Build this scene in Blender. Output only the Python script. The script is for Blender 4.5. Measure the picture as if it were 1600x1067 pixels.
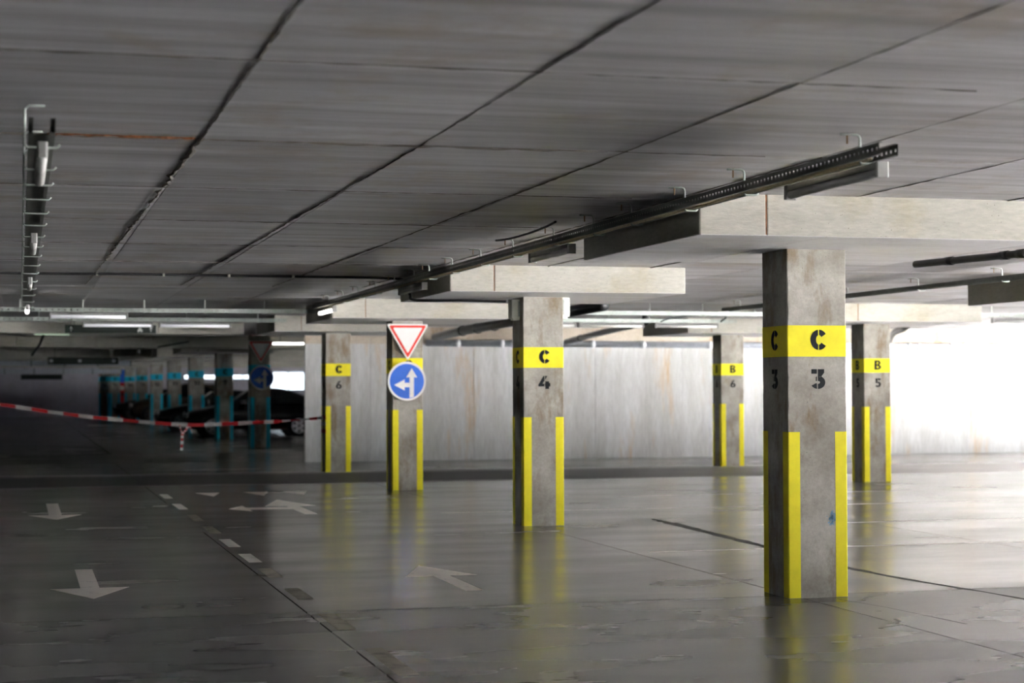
import bpy, math, random
from mathutils import Vector, Matrix

random.seed(7)
for _o in list(bpy.data.objects):
    bpy.data.objects.remove(_o, do_unlink=True)
SC = bpy.context.scene
COL = SC.collection

# ------------------------------------------------------------------ camera
F_PX, YAW, PITCH, ROLL, CAM_H = 2877.0, 0.261243, 0.024868, -0.003367, 1.6
_cy, _sy, _cp, _sp = math.cos(YAW), math.sin(YAW), math.cos(PITCH), math.sin(PITCH)
_f = Vector((_sy * _cp, _cy * _cp, _sp))
_r = Vector((_cy, -_sy, 0))
_u = _r.cross(_f)
_cr, _sr = math.cos(ROLL), math.sin(ROLL)
CR, CU, CF = _cr * _r + _sr * _u, -_sr * _r + _cr * _u, _f
cam_d = bpy.data.cameras.new('camera')
cam = bpy.data.objects.new('camera', cam_d)
COL.objects.link(cam)
m = Matrix.Identity(4)
for i in range(3):
    m[i][0], m[i][1], m[i][2] = CR[i], CU[i], -CF[i]
m[2][3] = CAM_H
cam.matrix_world = m
cam_d.sensor_fit = 'HORIZONTAL'
cam_d.sensor_width = 36.0
cam_d.lens = F_PX / 1600 * 36
cam_d.clip_end = 500
cam_d.dof.use_dof = True
cam_d.dof.focus_distance = 14.2
cam_d.dof.aperture_fstop = 2.2
SC.camera = cam

# ------------------------------------------------------------------ world, light, exposure
world = bpy.data.worlds.new('world')
SC.world = world
world.use_nodes = True
bg = world.node_tree.nodes['Background']
bg.inputs['Color'].default_value = (0.90, 0.95, 1.0, 1)
bg.inputs['Strength'].default_value = 0.31
SC.view_settings.view_transform = 'Standard'
SC.view_settings.look = 'None'
SC.view_settings.gamma = 1.0
SC.view_settings.use_curve_mapping = False
SC.view_settings.exposure = 3.8
sun_d = bpy.data.lights.new('sun', 'SUN')      # high sun over the roof: lights the yard outside, not the hall
sun_d.energy = 32.0
sun_d.angle = 0.01
sun_d.color = (1.0, 0.98, 0.96)
sun = bpy.data.objects.new('sun', sun_d)
sun.rotation_euler = Vector((0.45, 0.30, -1.0)).to_track_quat('-Z', 'Y').to_euler()
COL.objects.link(sun)
XR = 25.5            # inner face of the deep right side
XN = 17.6            # inner face of the open side along the near bays
YJOG = 26.4          # where the hall widens to XR
END_Y = 99.0
END_OPEN = [(8.4, 12.6, 2.05, 2.36), (13.0, 15.0, 1.45, 2.50)]
# openings along x = const: (x, y0, y1, z0, z1)
OPENINGS = [(XN, 1.0, 4.0, 0.0, 2.75), (XN, 4.6, 12.0, 0.0, 2.75), (XN, 12.6, 19.0, 0.0, 2.75), (XN, 19.6, 23.2, 0.0, 2.75)]
OPENINGS2 = [(XR, 27.2, 38.0, 0.0, 2.75), (XR, 50, 57, 0.7, 2.5), (XR, 66, 72, 0.7, 2.5), (XR, 81, 87, 0.7, 2.5)]
# openings along y = const: (y, x0, x1, z1)
OPEN_Y = [(YJOG, XN + 3.4, XR - 0.3, 2.75), (-10.0, 12.0, 17.0, 2.75)]


def portal(loc, rot, sx, sy):
    L = bpy.data.lights.new('daylight_portal', 'AREA')
    L.shape = 'RECTANGLE'
    L.size, L.size_y = sx, sy
    L.cycles.is_portal = True
    lo = bpy.data.objects.new('daylight_portal', L)
    lo.location = loc
    lo.rotation_euler = rot
    COL.objects.link(lo)


for x, y0, y1, z0, z1 in OPENINGS + OPENINGS2:
    portal((x + 0.3, (y0 + y1) / 2, (z0 + z1) / 2), (0, math.radians(90), 0), z1 - z0, y1 - y0)
for y, x0, x1, z1 in OPEN_Y:
    portal(((x0 + x1) / 2, y - 0.3, z1 / 2), (math.radians(90), 0, 0), x1 - x0, z1)

# ------------------------------------------------------------------ helpers
ZC = 2.93            # ceiling
ZS = 2.645           # soffit of the drop panels
YW = 39.6            # front of the back wall
ZF2 = 0.12           # floor of the far hall


def project(x, y, z):
    d = Vector((x, y, z - CAM_H))
    w = d.dot(CF)
    if w < 0.1:
        return (-1e6, -1e6)
    return (800 + F_PX * d.dot(CR) / w, 533.5 - F_PX * d.dot(CU) / w)


class MB:
    def __init__(s):
        s.v, s.f = [], []

    def add(s, vs, fs):
        n = len(s.v)
        s.v += [tuple(q) for q in vs]
        s.f += [[n + i for i in f] for f in fs]
        return s

    def box(s, x0, x1, y0, y1, z0, z1):
        vs = [(x, y, z) for z in (z0, z1) for y in (y0, y1) for x in (x0, x1)]
        return s.add(vs, [(0, 2, 3, 1), (4, 5, 7, 6), (0, 1, 5, 4), (2, 6, 7, 3), (0, 4, 6, 2), (1, 3, 7, 5)])

    def cbox(s, x0, x1, y0, y1, z0, z1, b=0.01, segs=1):
        """box with chamfered vertical edges and rims"""
        ring = [(x0 + b, y0), (x1 - b, y0), (x1, y0 + b), (x1, y1 - b), (x1 - b, y1), (x0 + b, y1), (x0, y1 - b), (x0, y0 + b)]
        return s.prism(ring, z0, z1)

    def prism(s, ring, z0, z1):
        n = len(ring)
        vs = [(x, y, z0) for x, y in ring] + [(x, y, z1) for x, y in ring]
        fs = [list(range(n))[::-1], list(range(n, 2 * n))]
        fs += [(i, (i + 1) % n, n + (i + 1) % n, n + i) for i in range(n)]
        return s.add(vs, fs)

    def poly_y(s, ring, y0, y1):
        """ring of (x, z) extruded along y"""
        n = len(ring)
        vs = [(x, y0, z) for x, z in ring] + [(x, y1, z) for x, z in ring]
        fs = [list(range(n)), list(range(n, 2 * n))[::-1]]
        fs += [(i, n + i, n + (i + 1) % n, (i + 1) % n) for i in range(n)]
        return s.add(vs, fs)

    def tube(s, pts, r, n=10, cap=True):
        pts = [Vector(p) for p in pts]
        rr = r if isinstance(r, (list, tuple)) else [r] * len(pts)
        vs, fs = [], []
        prev = None
        for i, p in enumerate(pts):
            a = pts[max(i - 1, 0)]
            b = pts[min(i + 1, len(pts) - 1)]
            t = (b - a).normalized()
            if prev is None:
                up = Vector((0, 0, 1)) if abs(t.z) < 0.9 else Vector((1, 0, 0))
                e1 = t.cross(up).normalized()
            else:
                e1 = (prev - t * prev.dot(t)).normalized()
            prev = e1
            e2 = t.cross(e1)
            for k in range(n):
                a_ = 2 * math.pi * k / n
                vs.append(p + (e1 * math.cos(a_) + e2 * math.sin(a_)) * rr[i])
        for i in range(len(pts) - 1):
            for k in range(n):
                fs.append((i * n + k, i * n + (k + 1) % n, (i + 1) * n + (k + 1) % n, (i + 1) * n + k))
        if cap:
            fs.append(list(range(n))[::-1])
            fs.append([(len(pts) - 1) * n + k for k in range(n)])
        return s.add(vs, fs)

    def build(s, name, mat, parent=None, smooth=False):
        me = bpy.data.meshes.new(name)
        me.from_pydata(s.v, [], s.f)
        me.update()
        import bmesh
        bm = bmesh.new()
        bm.from_mesh(me)
        bmesh.ops.recalc_face_normals(bm, faces=bm.faces)
        bm.to_mesh(me)
        bm.free()
        if smooth:
            for p in me.polygons:
                p.use_smooth = True
        me.materials.append(mat)
        o = bpy.data.objects.new(name, me)
        COL.objects.link(o)
        if parent:
            o.parent = parent
        return o


def empty(name, loc=(0, 0, 0)):
    o = bpy.data.objects.new(name, None)
    o.empty_display_size = 0.2
    o.location = loc
    COL.objects.link(o)
    return o


def tag(o, label, cat, group=None):
    o['label'] = label
    o['category'] = cat
    if group:
        o['group'] = group
    return o


def struct(o):
    o['kind'] = 'structure'
    return o


def clone(o, parent=None, loc=None):
    c = o.copy()
    COL.objects.link(c)
    if parent is not None:
        c.parent = parent
    if loc is not None:
        c.location = loc
    return c


# ------------------------------------------------------------------ materials
def new_mat(name):
    mt = bpy.data.materials.new(name)
    mt.use_nodes = True
    nt = mt.node_tree
    return mt, nt, nt.nodes['Principled BSDF']


def N(nt, t, **kw):
    n = nt.nodes.new(t)
    for k, v in kw.items():
        setattr(n, k, v)
    return n


def mapping(nt, scale=(1, 1, 1), src='pos'):
    mp = N(nt, 'ShaderNodeMapping')
    mp.inputs['Scale'].default_value = scale
    if src == 'pos':
        g = N(nt, 'ShaderNodeNewGeometry')
        nt.links.new(g.outputs['Position'], mp.inputs['Vector'])
    else:
        g = N(nt, 'ShaderNodeTexCoord')
        nt.links.new(g.outputs['Object'], mp.inputs['Vector'])
    return mp


def noise(nt, mp, scale, detail=4, rough=0.6):
    n = N(nt, 'ShaderNodeTexNoise')
    n.inputs['Scale'].default_value = scale
    n.inputs['Detail'].default_value = detail
    n.inputs['Roughness'].default_value = rough
    nt.links.new(mp.outputs['Vector'], n.inputs['Vector'])
    return n.outputs['Fac']


def ramp(nt, fac, stops):
    r = N(nt, 'ShaderNodeValToRGB')
    e = r.color_ramp.elements
    while len(e) < len(stops):
        e.new(0.5)
    for k, (p, c) in enumerate(stops):
        e[k].position = p
        e[k].color = (c, c, c, 1) if isinstance(c, (int, float)) else (*c, 1)
    nt.links.new(fac, r.inputs['Fac'])
    return r.outputs['Color']


def mix(nt, fac, a, b, mode='MIX'):
    n = N(nt, 'ShaderNodeMix', data_type='RGBA', blend_type=mode)
    if isinstance(fac, (int, float)):
        n.inputs[0].default_value = fac
    else:
        nt.links.new(fac, n.inputs[0])
    for idx, q in ((6, a), (7, b)):
        if isinstance(q, tuple):
            n.inputs[idx].default_value = (*q, 1)
        else:
            nt.links.new(q, n.inputs[idx])
    return n.outputs[2]


def bump(nt, bsdf, h, strength=0.3, dist=0.01):
    b = N(nt, 'ShaderNodeBump')
    b.inputs['Strength'].default_value = strength
    b.inputs['Distance'].default_value = dist
    nt.links.new(h, b.inputs['Height'])
    nt.links.new(b.outputs['Normal'], bsdf.inputs['Normal'])


def plain(name, col, rough=0.5, metal=0.0, wear=0.12, scale=9.0):
    mt, nt, bs = new_mat(name)
    mp = mapping(nt)
    n = noise(nt, mp, scale, 3)
    c = ramp(nt, n, [(0.3, tuple(q * (1 - wear) for q in col)), (0.7, tuple(min(1, q * (1 + wear)) for q in col))])
    nt.links.new(c, bs.inputs['Base Color'])
    bs.inputs['Roughness'].default_value = rough
    bs.inputs['Metallic'].default_value = metal
    return mt


def emit(name, col, strength):
    mt, nt, bs = new_mat(name)
    bs.inputs['Base Color'].default_value = (*col, 1)
    bs.inputs['Emission Color'].default_value = (*col, 1)
    bs.inputs['Emission Strength'].default_value = strength
    return mt


def concrete(name, lo, hi, stain=(0.26, 0.21, 0.14), stain_amt=0.5, streak=(1, 1, 1), rough=0.85, scale=1.6, pores=True, rnd=0.0, smap=(1, 1, 1), sscale=1.1, sthr=0.52):
    mt, nt, bs = new_mat(name)
    mp = mapping(nt, streak)
    mp2 = mapping(nt)
    c = ramp(nt, noise(nt, mp, scale, 6, 0.65), [(0.3, lo), (0.7, hi)])
    sf = ramp(nt, noise(nt, mapping(nt, smap), sscale, 6, 0.7), [(sthr, 0.0), (sthr + 0.14, stain_amt)])
    c = mix(nt, sf, c, stain)
    fine = noise(nt, mp, scale * 14, 4, 0.7)
    c = mix(nt, 0.55, c, ramp(nt, fine, [(0.25, 0.55), (0.75, 1.0)]), 'MULTIPLY')
    if pores:
        v = N(nt, 'ShaderNodeTexVoronoi')
        v.inputs['Scale'].default_value = 24
        nt.links.new(mp2.outputs['Vector'], v.inputs['Vector'])
        pf = ramp(nt, v.outputs['Distance'], [(0.05, 0.0), (0.1, 1.0)])
        gate = ramp(nt, noise(nt, mp2, 5.0, 2), [(0.5, 1.0), (0.6, 0.35)])
        pf = mix(nt, 1.0, pf, gate, 'LIGHTEN')
        c = mix(nt, 1.0, c, pf, 'MULTIPLY')
    if rnd:
        oi = N(nt, 'ShaderNodeObjectInfo')
        rc = ramp(nt, oi.outputs['Random'], [(0.0, 1 - rnd), (1.0, 1.0)])
        c = mix(nt, 1.0, c, rc, 'MULTIPLY')
    nt.links.new(c, bs.inputs['Base Color'])
    bs.inputs['Roughness'].default_value = rough
    bump(nt, bs, fine, 0.35, 0.006)
    return mt


M = {}
M['col'] = concrete('column_concrete', (0.29, 0.265, 0.225), (0.56, 0.54, 0.49), (0.24, 0.17, 0.09), 0.75, scale=2.6, smap=(1, 1, 0.35), sscale=4.0, sthr=0.5)
M['drop'] = concrete('drop_panel_concrete', (0.46, 0.44, 0.385), (0.60, 0.585, 0.53), (0.45, 0.38, 0.22), 0.4, streak=(0.5, 0.5, 2.0))
M['ceil'] = concrete('ceiling_concrete', (0.36, 0.35, 0.36), (0.80, 0.785, 0.815), (0.42, 0.33, 0.24), 0.6, streak=(0.22, 3.2, 1), scale=1.5, rnd=0.25, rough=0.45)
M['wall'] = concrete('wall_concrete', (0.50, 0.50, 0.48), (0.72, 0.73, 0.74), (0.60, 0.40, 0.20), 0.85, streak=(1.6, 1, 0.22), scale=1.3, smap=(1.2, 1, 0.16), sscale=1.7, sthr=0.55)
M['wallupper'] = concrete('upper_wall_concrete', (0.50, 0.43, 0.34), (0.66, 0.59, 0.49), (0.42, 0.26, 0.12), 0.8, smap=(1.2, 1, 0.5), sscale=2.0)
M['endwall'] = concrete('end_wall_paint', (0.50, 0.48, 0.56), (0.60, 0.58, 0.66), stain_amt=0.2)
M['soffit'] = concrete('lightened_soffit_concrete', (0.66, 0.65, 0.66), (0.84, 0.83, 0.85), (0.5, 0.42, 0.3), 0.25, streak=(0.4, 2.0, 1), rough=0.5)  # smooth soffit concrete, tone raised to stand in for light bounced from below
M['wallplain'] = concrete('side_wall_concrete', (0.42, 0.41, 0.40), (0.55, 0.54, 0.52), stain_amt=0.3)
M['ridge'] = concrete('seam_mortar', (0.12, 0.11, 0.10), (0.26, 0.23, 0.20), stain_amt=0.4, scale=5)
M['rust'] = plain('rusted_seam', (0.24, 0.10, 0.04), 0.9, 0, 0.5, 30)
M['pinkseam'] = plain('pink_seam_foam', (0.62, 0.38, 0.32), 0.9, 0, 0.4, 30)
M['yellow'] = plain('yellow_paint', (0.92, 0.82, 0.015), 0.7, 0, 0.05)
M['cyan'] = plain('cyan_paint', (0.0, 0.55, 0.80), 0.6, 0, 0.05)
M['black'] = plain('black_stencil_paint', (0.010, 0.013, 0.016), 0.9)
M['steel'] = plain('tray_steel', (0.14, 0.145, 0.13), 0.5, 0.55, 0.2)
M['galv'] = plain('galvanised_bracket', (0.42, 0.46, 0.43), 0.45, 0.5, 0.2)
M['brown'] = plain('rusty_bolt', (0.22, 0.13, 0.06), 0.8)
M['cable'] = plain('black_cable', (0.02, 0.02, 0.022), 0.5)
M['wirebundle'] = plain('yellowed_wiring', (0.78, 0.70, 0.50), 0.6, 0, 0.25, 40)
M['housing'] = plain('lamp_housing', (0.30, 0.30, 0.29), 0.45)
M['tube_off'] = plain('unlit_tube', (0.82, 0.82, 0.80), 0.25, 0, 0.03)
M['tube_on'] = emit('lit_tube', (1.0, 0.97, 0.92), 0.8)
M['tube_added_green'] = emit('added_greenish_tube', (0.78, 1.0, 0.72), 0.14)  # only for the two added lamps hidden behind the first beam
M['tube_dim'] = emit('dim_tube', (0.95, 0.95, 1.0), 0.03)
M['pipe'] = plain('black_pipe', (0.022, 0.022, 0.024), 0.35)
M['pvc'] = plain('grey_pvc_pipe', (0.42, 0.45, 0.50), 0.4)
M['pvcw'] = plain('pale_pipe_collar', (0.70, 0.72, 0.75), 0.4)
M['box'] = plain('beige_plastic', (0.72, 0.72, 0.62), 0.45)
M['signwhite'] = plain('sign_white', (0.86, 0.86, 0.85), 0.4, 0, 0.02)
M['signred'] = plain('sign_red', (0.78, 0.035, 0.02), 0.4, 0, 0.03)
M['signblue'] = plain('sign_blue', (0.01, 0.14, 0.72), 0.4, 0, 0.05)
M['board'] = plain('dark_sign_board', (0.012, 0.022, 0.016), 0.35)
M['tapered'] = plain('tape_red', (0.42, 0.012, 0.014), 0.5)
M['tapewhite'] = plain('tape_white', (0.50, 0.49, 0.48), 0.5)
M['carblack'] = plain('black_car_paint', (0.008, 0.008, 0.010), 0.12)
M['carbrown'] = plain('brown_car_paint', (0.06, 0.048, 0.036), 0.2, 0.4)
M['carnavy'] = plain('dark_car_paint', (0.010, 0.010, 0.016), 0.12)
M['glass'] = plain('car_glass', (0.010, 0.012, 0.014), 0.05)
M['tyre'] = plain('tyre_rubber', (0.012, 0.012, 0.012), 0.8)
M['rim'] = plain('alloy_rim', (0.80, 0.80, 0.80), 0.3, 0.3)
M['rimdark'] = plain('dull_rim', (0.10, 0.10, 0.10), 0.4, 0.5)
M['lamp'] = plain('headlamp_glass', (0.75, 0.72, 0.72), 0.08)
M['redbox'] = plain('red_machine', (0.55, 0.012, 0.012), 0.4)
M['asphalt'] = plain('outside_paving', (0.50, 0.50, 0.50), 0.9)
M['crack'] = plain('crack_filler', (0.035, 0.03, 0.028), 0.75, 0, 0.4, 12)
M['blue_smudge'] = plain('blue_chalk', (0.20, 0.36, 0.55), 0.9, 0, 0.3, 60)

mt, nt, bs = new_mat('window_glass')
bs.inputs['Base Color'].default_value = (0.72, 0.80, 0.86, 1)
bs.inputs['Transmission Weight'].default_value = 1.0
bs.inputs['Roughness'].default_value = 0.05
bs.inputs['IOR'].default_value = 1.1
M['pane'] = mt

# polished floor: older glossy bays and a duller, darker bay next to the camera
def floor_mat(name, lo, hi, dirt, r0, r1, dark_strip):
    mt, nt, bs = new_mat(name)
    mp = mapping(nt, (0.45, 1.0, 1))
    mp2 = mapping(nt)
    c = ramp(nt, noise(nt, mp, 0.5, 4, 0.55), [(0.32, lo), (0.68, hi)])
    dk = ramp(nt, noise(nt, mp, 1.3, 6, 0.62), [(0.46, 0.0), (0.80, 0.6)])
    c = mix(nt, dk, c, dirt)
    fine = noise(nt, mp2, 14.0, 4, 0.6)
    c = mix(nt, 0.35, c, ramp(nt, fine, [(0.3, 0.72), (0.7, 1.0)]), 'MULTIPLY')
    rr = ramp(nt, noise(nt, mp, 1.0, 4, 0.55), [(0.3, r0), (0.7, r1)])
    if dark_strip:
        # darker, rougher strip across the floor in front of the back wall
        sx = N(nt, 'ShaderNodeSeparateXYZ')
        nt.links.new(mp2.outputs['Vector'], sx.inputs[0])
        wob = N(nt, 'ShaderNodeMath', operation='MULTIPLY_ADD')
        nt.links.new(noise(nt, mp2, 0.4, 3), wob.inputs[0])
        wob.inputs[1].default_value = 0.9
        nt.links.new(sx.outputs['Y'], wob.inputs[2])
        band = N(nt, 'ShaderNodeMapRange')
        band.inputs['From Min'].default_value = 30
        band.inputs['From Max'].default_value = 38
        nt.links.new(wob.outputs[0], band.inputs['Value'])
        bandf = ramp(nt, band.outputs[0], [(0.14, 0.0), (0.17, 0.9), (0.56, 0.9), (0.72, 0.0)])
        fx = N(nt, 'ShaderNodeMapRange')      # strip fades towards the entrance: brighter light there put into its colour
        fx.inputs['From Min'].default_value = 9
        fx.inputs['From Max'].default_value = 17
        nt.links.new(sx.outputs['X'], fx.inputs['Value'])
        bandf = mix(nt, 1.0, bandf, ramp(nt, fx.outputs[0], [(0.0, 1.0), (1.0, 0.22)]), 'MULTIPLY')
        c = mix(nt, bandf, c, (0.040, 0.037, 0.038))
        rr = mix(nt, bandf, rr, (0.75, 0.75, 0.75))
    nt.links.new(c, bs.inputs['Base Color'])
    nt.links.new(rr, bs.inputs['Roughness'])
    bs.inputs['IOR'].default_value = 1.65
    bump(nt, bs, noise(nt, mp2, 0.7, 2, 0.5), 0.03, 0.02)
    return mt


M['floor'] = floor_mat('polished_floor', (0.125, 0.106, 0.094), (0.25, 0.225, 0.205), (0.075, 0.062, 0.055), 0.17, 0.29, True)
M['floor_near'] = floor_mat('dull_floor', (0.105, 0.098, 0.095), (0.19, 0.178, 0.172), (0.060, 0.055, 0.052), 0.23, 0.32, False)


def worn_paint(name, col, thr=0.62):
    mt, nt, bs = new_mat(name)
    mp = mapping(nt)
    f = ramp(nt, noise(nt, mp, 6.0, 6, 0.75), [(thr - 0.08, 0.0), (thr + 0.1, 0.85)])
    c = mix(nt, f, col, (0.16, 0.145, 0.135))
    nt.links.new(c, bs.inputs['Base Color'])
    bs.inputs['Roughness'].default_value = 0.65
    return mt


M['mark'] = worn_paint('white_road_paint', (0.84, 0.78, 0.73), 0.66)
M['markfaint'] = worn_paint('faded_road_paint', (0.36, 0.33, 0.27), 0.56)
M['bay'] = worn_paint('faded_bay_paint', (0.66, 0.63, 0.59), 0.6)

# ------------------------------------------------------------------ floor
XL = -24.0
floor = struct(MB().box(XL - 0.3, XN + 0.3, -10.3, 42.0, -0.30, -0.03).box(XN + 0.3, XR + 0.3, YJOG - 0.3, 42.0, -0.30, -0.03).build('floor', M['ridge']))
XJ = [XL, -5.6, -1.8, 1.98, 5.72, 9.55, 13.35, XN + 0.3, 21.5, XR]
YJ = [-10, -2.2, 5.4, 13.12, 20.75, YJOG - 0.3, 28.4, 34.9, 40.4]
for a in range(len(XJ) - 1):
    for b in range(len(YJ) - 1):
        if XJ[a] > XN and YJ[b] < YJOG - 0.5:
            continue
        g = 0.007 if YJ[b + 1] != YJOG - 0.3 else 0.0
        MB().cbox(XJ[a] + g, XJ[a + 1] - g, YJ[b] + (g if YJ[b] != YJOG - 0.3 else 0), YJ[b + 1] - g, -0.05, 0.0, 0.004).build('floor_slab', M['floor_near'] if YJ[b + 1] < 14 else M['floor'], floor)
# slope up into the far hall, and its floor
mb = MB()
mb.add([(XL, 40.4, 0), (XR, 40.4, 0), (XR, 42.6, ZF2), (XL, 42.6, ZF2), (XL, 40.4, -0.2), (XR, 40.4, -0.2), (XR, 42.6, -0.2), (XL, 42.6, -0.2)],
       [(0, 1, 2, 3), (4, 7, 6, 5), (0, 4, 5, 1), (1, 5, 6, 2), (2, 6, 7, 3), (3, 7, 4, 0)])
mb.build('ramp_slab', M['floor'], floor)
for a in range(3):
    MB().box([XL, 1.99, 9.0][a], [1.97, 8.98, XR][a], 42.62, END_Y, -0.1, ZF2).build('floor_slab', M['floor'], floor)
struct(MB().box(XN + 0.32, XR + 60, -60, YJOG - 0.32, -0.3, -0.02).box(XR + 0.32, XR + 60, YJOG - 0.32, 140, -0.3, -0.02).build('ground', M['asphalt']))

# ------------------------------------------------------------------ ceiling
ceiling = struct(MB().box(XL - 0.3, XN + 0.3, -10.3, END_Y + 0.3, ZC + 0.012, ZC + 0.3).box(XN + 0.3, XR + 0.3, YJOG - 0.3, END_Y + 0.3, ZC + 0.012, ZC + 0.3).build('ceiling', M['ceil']))
XS = [0.93 + 1.185 * k for k in range(-2, 21)]
YS = [7.43 + 2.42 * k for k in range(-2, 14)]
np_ = 0
for a in range(len(XS) - 1):
    for b in range(len(YS) - 1):
        x0, x1, y0, y1 = XS[a], XS[a + 1], YS[b], min(YS[b + 1], YW)
        if y0 > YW - 0.1 or (x1 > XN and y0 < YJOG - 0.3):
            continue
        ps = [project(x, y, ZC) for x in (x0, x1) for y in (max(y0, 1), y1)]
        if max(q[0] for q in ps) < -80 or min(q[0] for q in ps) > 1680 or max(q[1] for q in ps) < -80:
            continue
        if np_ >= 298:
            continue
        np_ += 1
        g = 0.004
        dz = random.uniform(0, 0.005)
        MB().cbox(x0 + g, x1 - g, y0 + g, y1 - g, ZC - dz, ZC + 0.013, 0.003).build('formwork_panel', M['ceil'], ceiling)


def ridge(pts, wid, h, mat, jag=0.5, along='y'):
    """irregular cement fin left along a formwork seam"""
    mb = MB()
    n = len(pts)
    vs = []
    for i, (x, y) in enumerate(pts):
        w = wid(i / (n - 1)) * random.uniform(1 - jag, 1 + jag) / 2
        o = random.uniform(-0.4, 0.4) * w
        hh = h * random.uniform(0.5, 1.3)
        if along == 'y':
            vs += [(x + o - w, y, ZC + 0.002), (x + o, y, ZC - hh), (x + o + w, y, ZC + 0.002)]
        else:
            vs += [(x, y + o - w, ZC + 0.002), (x, y + o, ZC - hh), (x, y + o + w, ZC + 0.002)]
    fs = []
    for i in range(n - 1):
        k = 3 * i
        fs += [(k, k + 3, k + 4, k + 1), (k + 1, k + 4, k + 5, k + 2)]
    mb.add(vs, fs)
    return mb.build('seam_ridge', mat, ceiling)


def line(x0, y0, x1, y1, n, j=0.006):
    return [(x0 + (x1 - x0) * i / (n - 1) + random.uniform(-j, j), y0 + (y1 - y0) * i / (n - 1) + random.uniform(-j, j)) for i in range(n)]


for k, x in enumerate(XS):
    if -0.5 < x < 7:
        big = 0.055 if abs(x - 0.93) < 0.1 else 0.020 if x < 3.4 else 0.008
        y0 = 4.2
        ridge(line(x, y0, x, 9.85, 50), lambda t, b=big: b * 0.3 if b > 0.05 else b * 0.8, 0.006, M['ridge'])
        ridge(line(x, 9.8, x - 0.12, 24.0, 120), lambda t, b=big: b * (1.0 if b < 0.05 else (1.1 - 0.6 * t)), 0.010, M['ridge'])
for y in YS[1:8]:
    ridge(line(-0.6, y, 4.15, y, 60), lambda t: 0.007, 0.008, M['ridge'], along='x')
ridge(line(0.14, YS[2] + 2.40, 0.9, YS[2] + 2.40, 30), lambda t: 0.022, 0.012, M['rust'], along='x')
ridge(line(-0.3, YS[2] + 2.46, 3.2, YS[2] + 2.46, 40), lambda t: 0.010, 0.010, M['ridge'], along='x')
ridge(line(4.8, 12.06 - 0.03, 5.55, 12.06 - 0.03, 30), lambda t: 0.03, 0.02, M['pinkseam'], along='x')

# ------------------------------------------------------------------ walls
wall_back = struct(MB().box(5.98, XR, YW + 0.02, YW + 0.32, 0, ZC + 0.05).build('wall_back', M['wall']))
WJ = [5.95, 7.38, 9.7, 12.52, 14.6, 17.0, 19.4, 21.8, XR]
for a in range(len(WJ) - 1):
    MB().cbox(WJ[a] + (0.005 if a else 0), WJ[a + 1] - 0.005, YW, YW + 0.03, 0.0, 2.55, 0.004).build('wall_panel', M['wall'], wall_back)
    MB().cbox(WJ[a] + (0.005 if a else 0), WJ[a + 1] - 0.005, YW + 0.004, YW + 0.03, 2.56, ZC, 0.004).build('wall_panel', M['wallupper'], wall_back)
struct(MB().box(XL - 0.3, XL, -10.3, END_Y, 0, ZC + 0.1).build('wall_left', M['wallplain']))
FX0, FX1, FZ = OPEN_Y[1][1:]
struct(MB().box(XL, FX0, -10.3, -10.0, 0, ZC + 0.1).box(FX1, XN + 0.3, -10.3, -10.0, 0, ZC + 0.1).box(FX0, FX1, -10.3, -10.0, FZ, ZC + 0.1).build('wall_front', M['wallplain']))
struct(MB().box(XL - 20, XN + 0.32, -60, -10.32, -0.3, -0.02).build('ground_front', M['asphalt']))


def open_wall(name, x, ya, yb, ops):
    mb = MB()
    y = ya
    for _x, y0, y1, z0, z1 in ops:
        mb.box(x, x + 0.3, y, y0, -0.05, ZC + 0.1)
        mb.box(x, x + 0.3, y0, y1, z1, ZC + 0.1)
        if z0 > 0:
            mb.box(x, x + 0.3, y0, y1, -0.05, z0)
        y = y1
    mb.box(x, x + 0.3, y, yb, -0.05, ZC + 0.1)
    struct(mb.build(name, M['wallplain']))


open_wall('wall_right', XN, -10.0, YJOG, OPENINGS)
open_wall('wall_right_deep', XR, YJOG - 0.3, END_Y + 0.3, OPENINGS2)
jx0, jx1, jz = OPEN_Y[0][1], OPEN_Y[0][2], OPEN_Y[0][3]
struct(MB().box(XN + 0.3, jx0, YJOG - 0.3, YJOG, -0.05, ZC + 0.1).box(jx1, XR, YJOG - 0.3, YJOG, -0.05, ZC + 0.1).box(jx0, jx1, YJOG - 0.3, YJOG, jz, ZC + 0.1).build('wall_entrance', M['wallplain']))
mb = MB()
x = XL
for x0, x1, z0, z1 in END_OPEN:
    mb.box(x, x0, END_Y, END_Y + 0.3, 0, ZC + 0.1)
    mb.box(x0, x1, END_Y, END_Y + 0.3, 0, z0).box(x0, x1, END_Y, END_Y + 0.3, z1, ZC + 0.1)
    x = x1
mb.box(x, XR, END_Y, END_Y + 0.3, 0, ZC + 0.1)
wall_end = struct(mb.build('wall_end', M['endwall']))
for k, (x0, x1, z0, z1) in enumerate(END_OPEN):
    fr = MB()
    for q in (x0, x1 - 0.06):
        fr.box(q, q + 0.06, END_Y + 0.08, END_Y + 0.16, z0, z1)
    for q in (z0, z1 - 0.06):
        fr.box(x0, x1, END_Y + 0.08, END_Y + 0.16, q, q + 0.06)
    nm = max(1, round((x1 - x0) / 1.1))
    for i in range(1, nm):
        q = x0 + (x1 - x0) * i / nm
        fr.box(q - 0.03, q + 0.03, END_Y + 0.08, END_Y + 0.16, z0, z1)
    w = struct(fr.build('window_%d' % (k + 1), M['steel']))
    for i in range(nm):
        a_, b_ = x0 + (x1 - x0) * i / nm, x0 + (x1 - x0) * (i + 1) / nm
        MB().box(a_ + 0.03, b_ - 0.03, END_Y + 0.115, END_Y + 0.123, z0 + 0.05, z1 - 0.05).build('pane', M['pane'], w)

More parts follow.
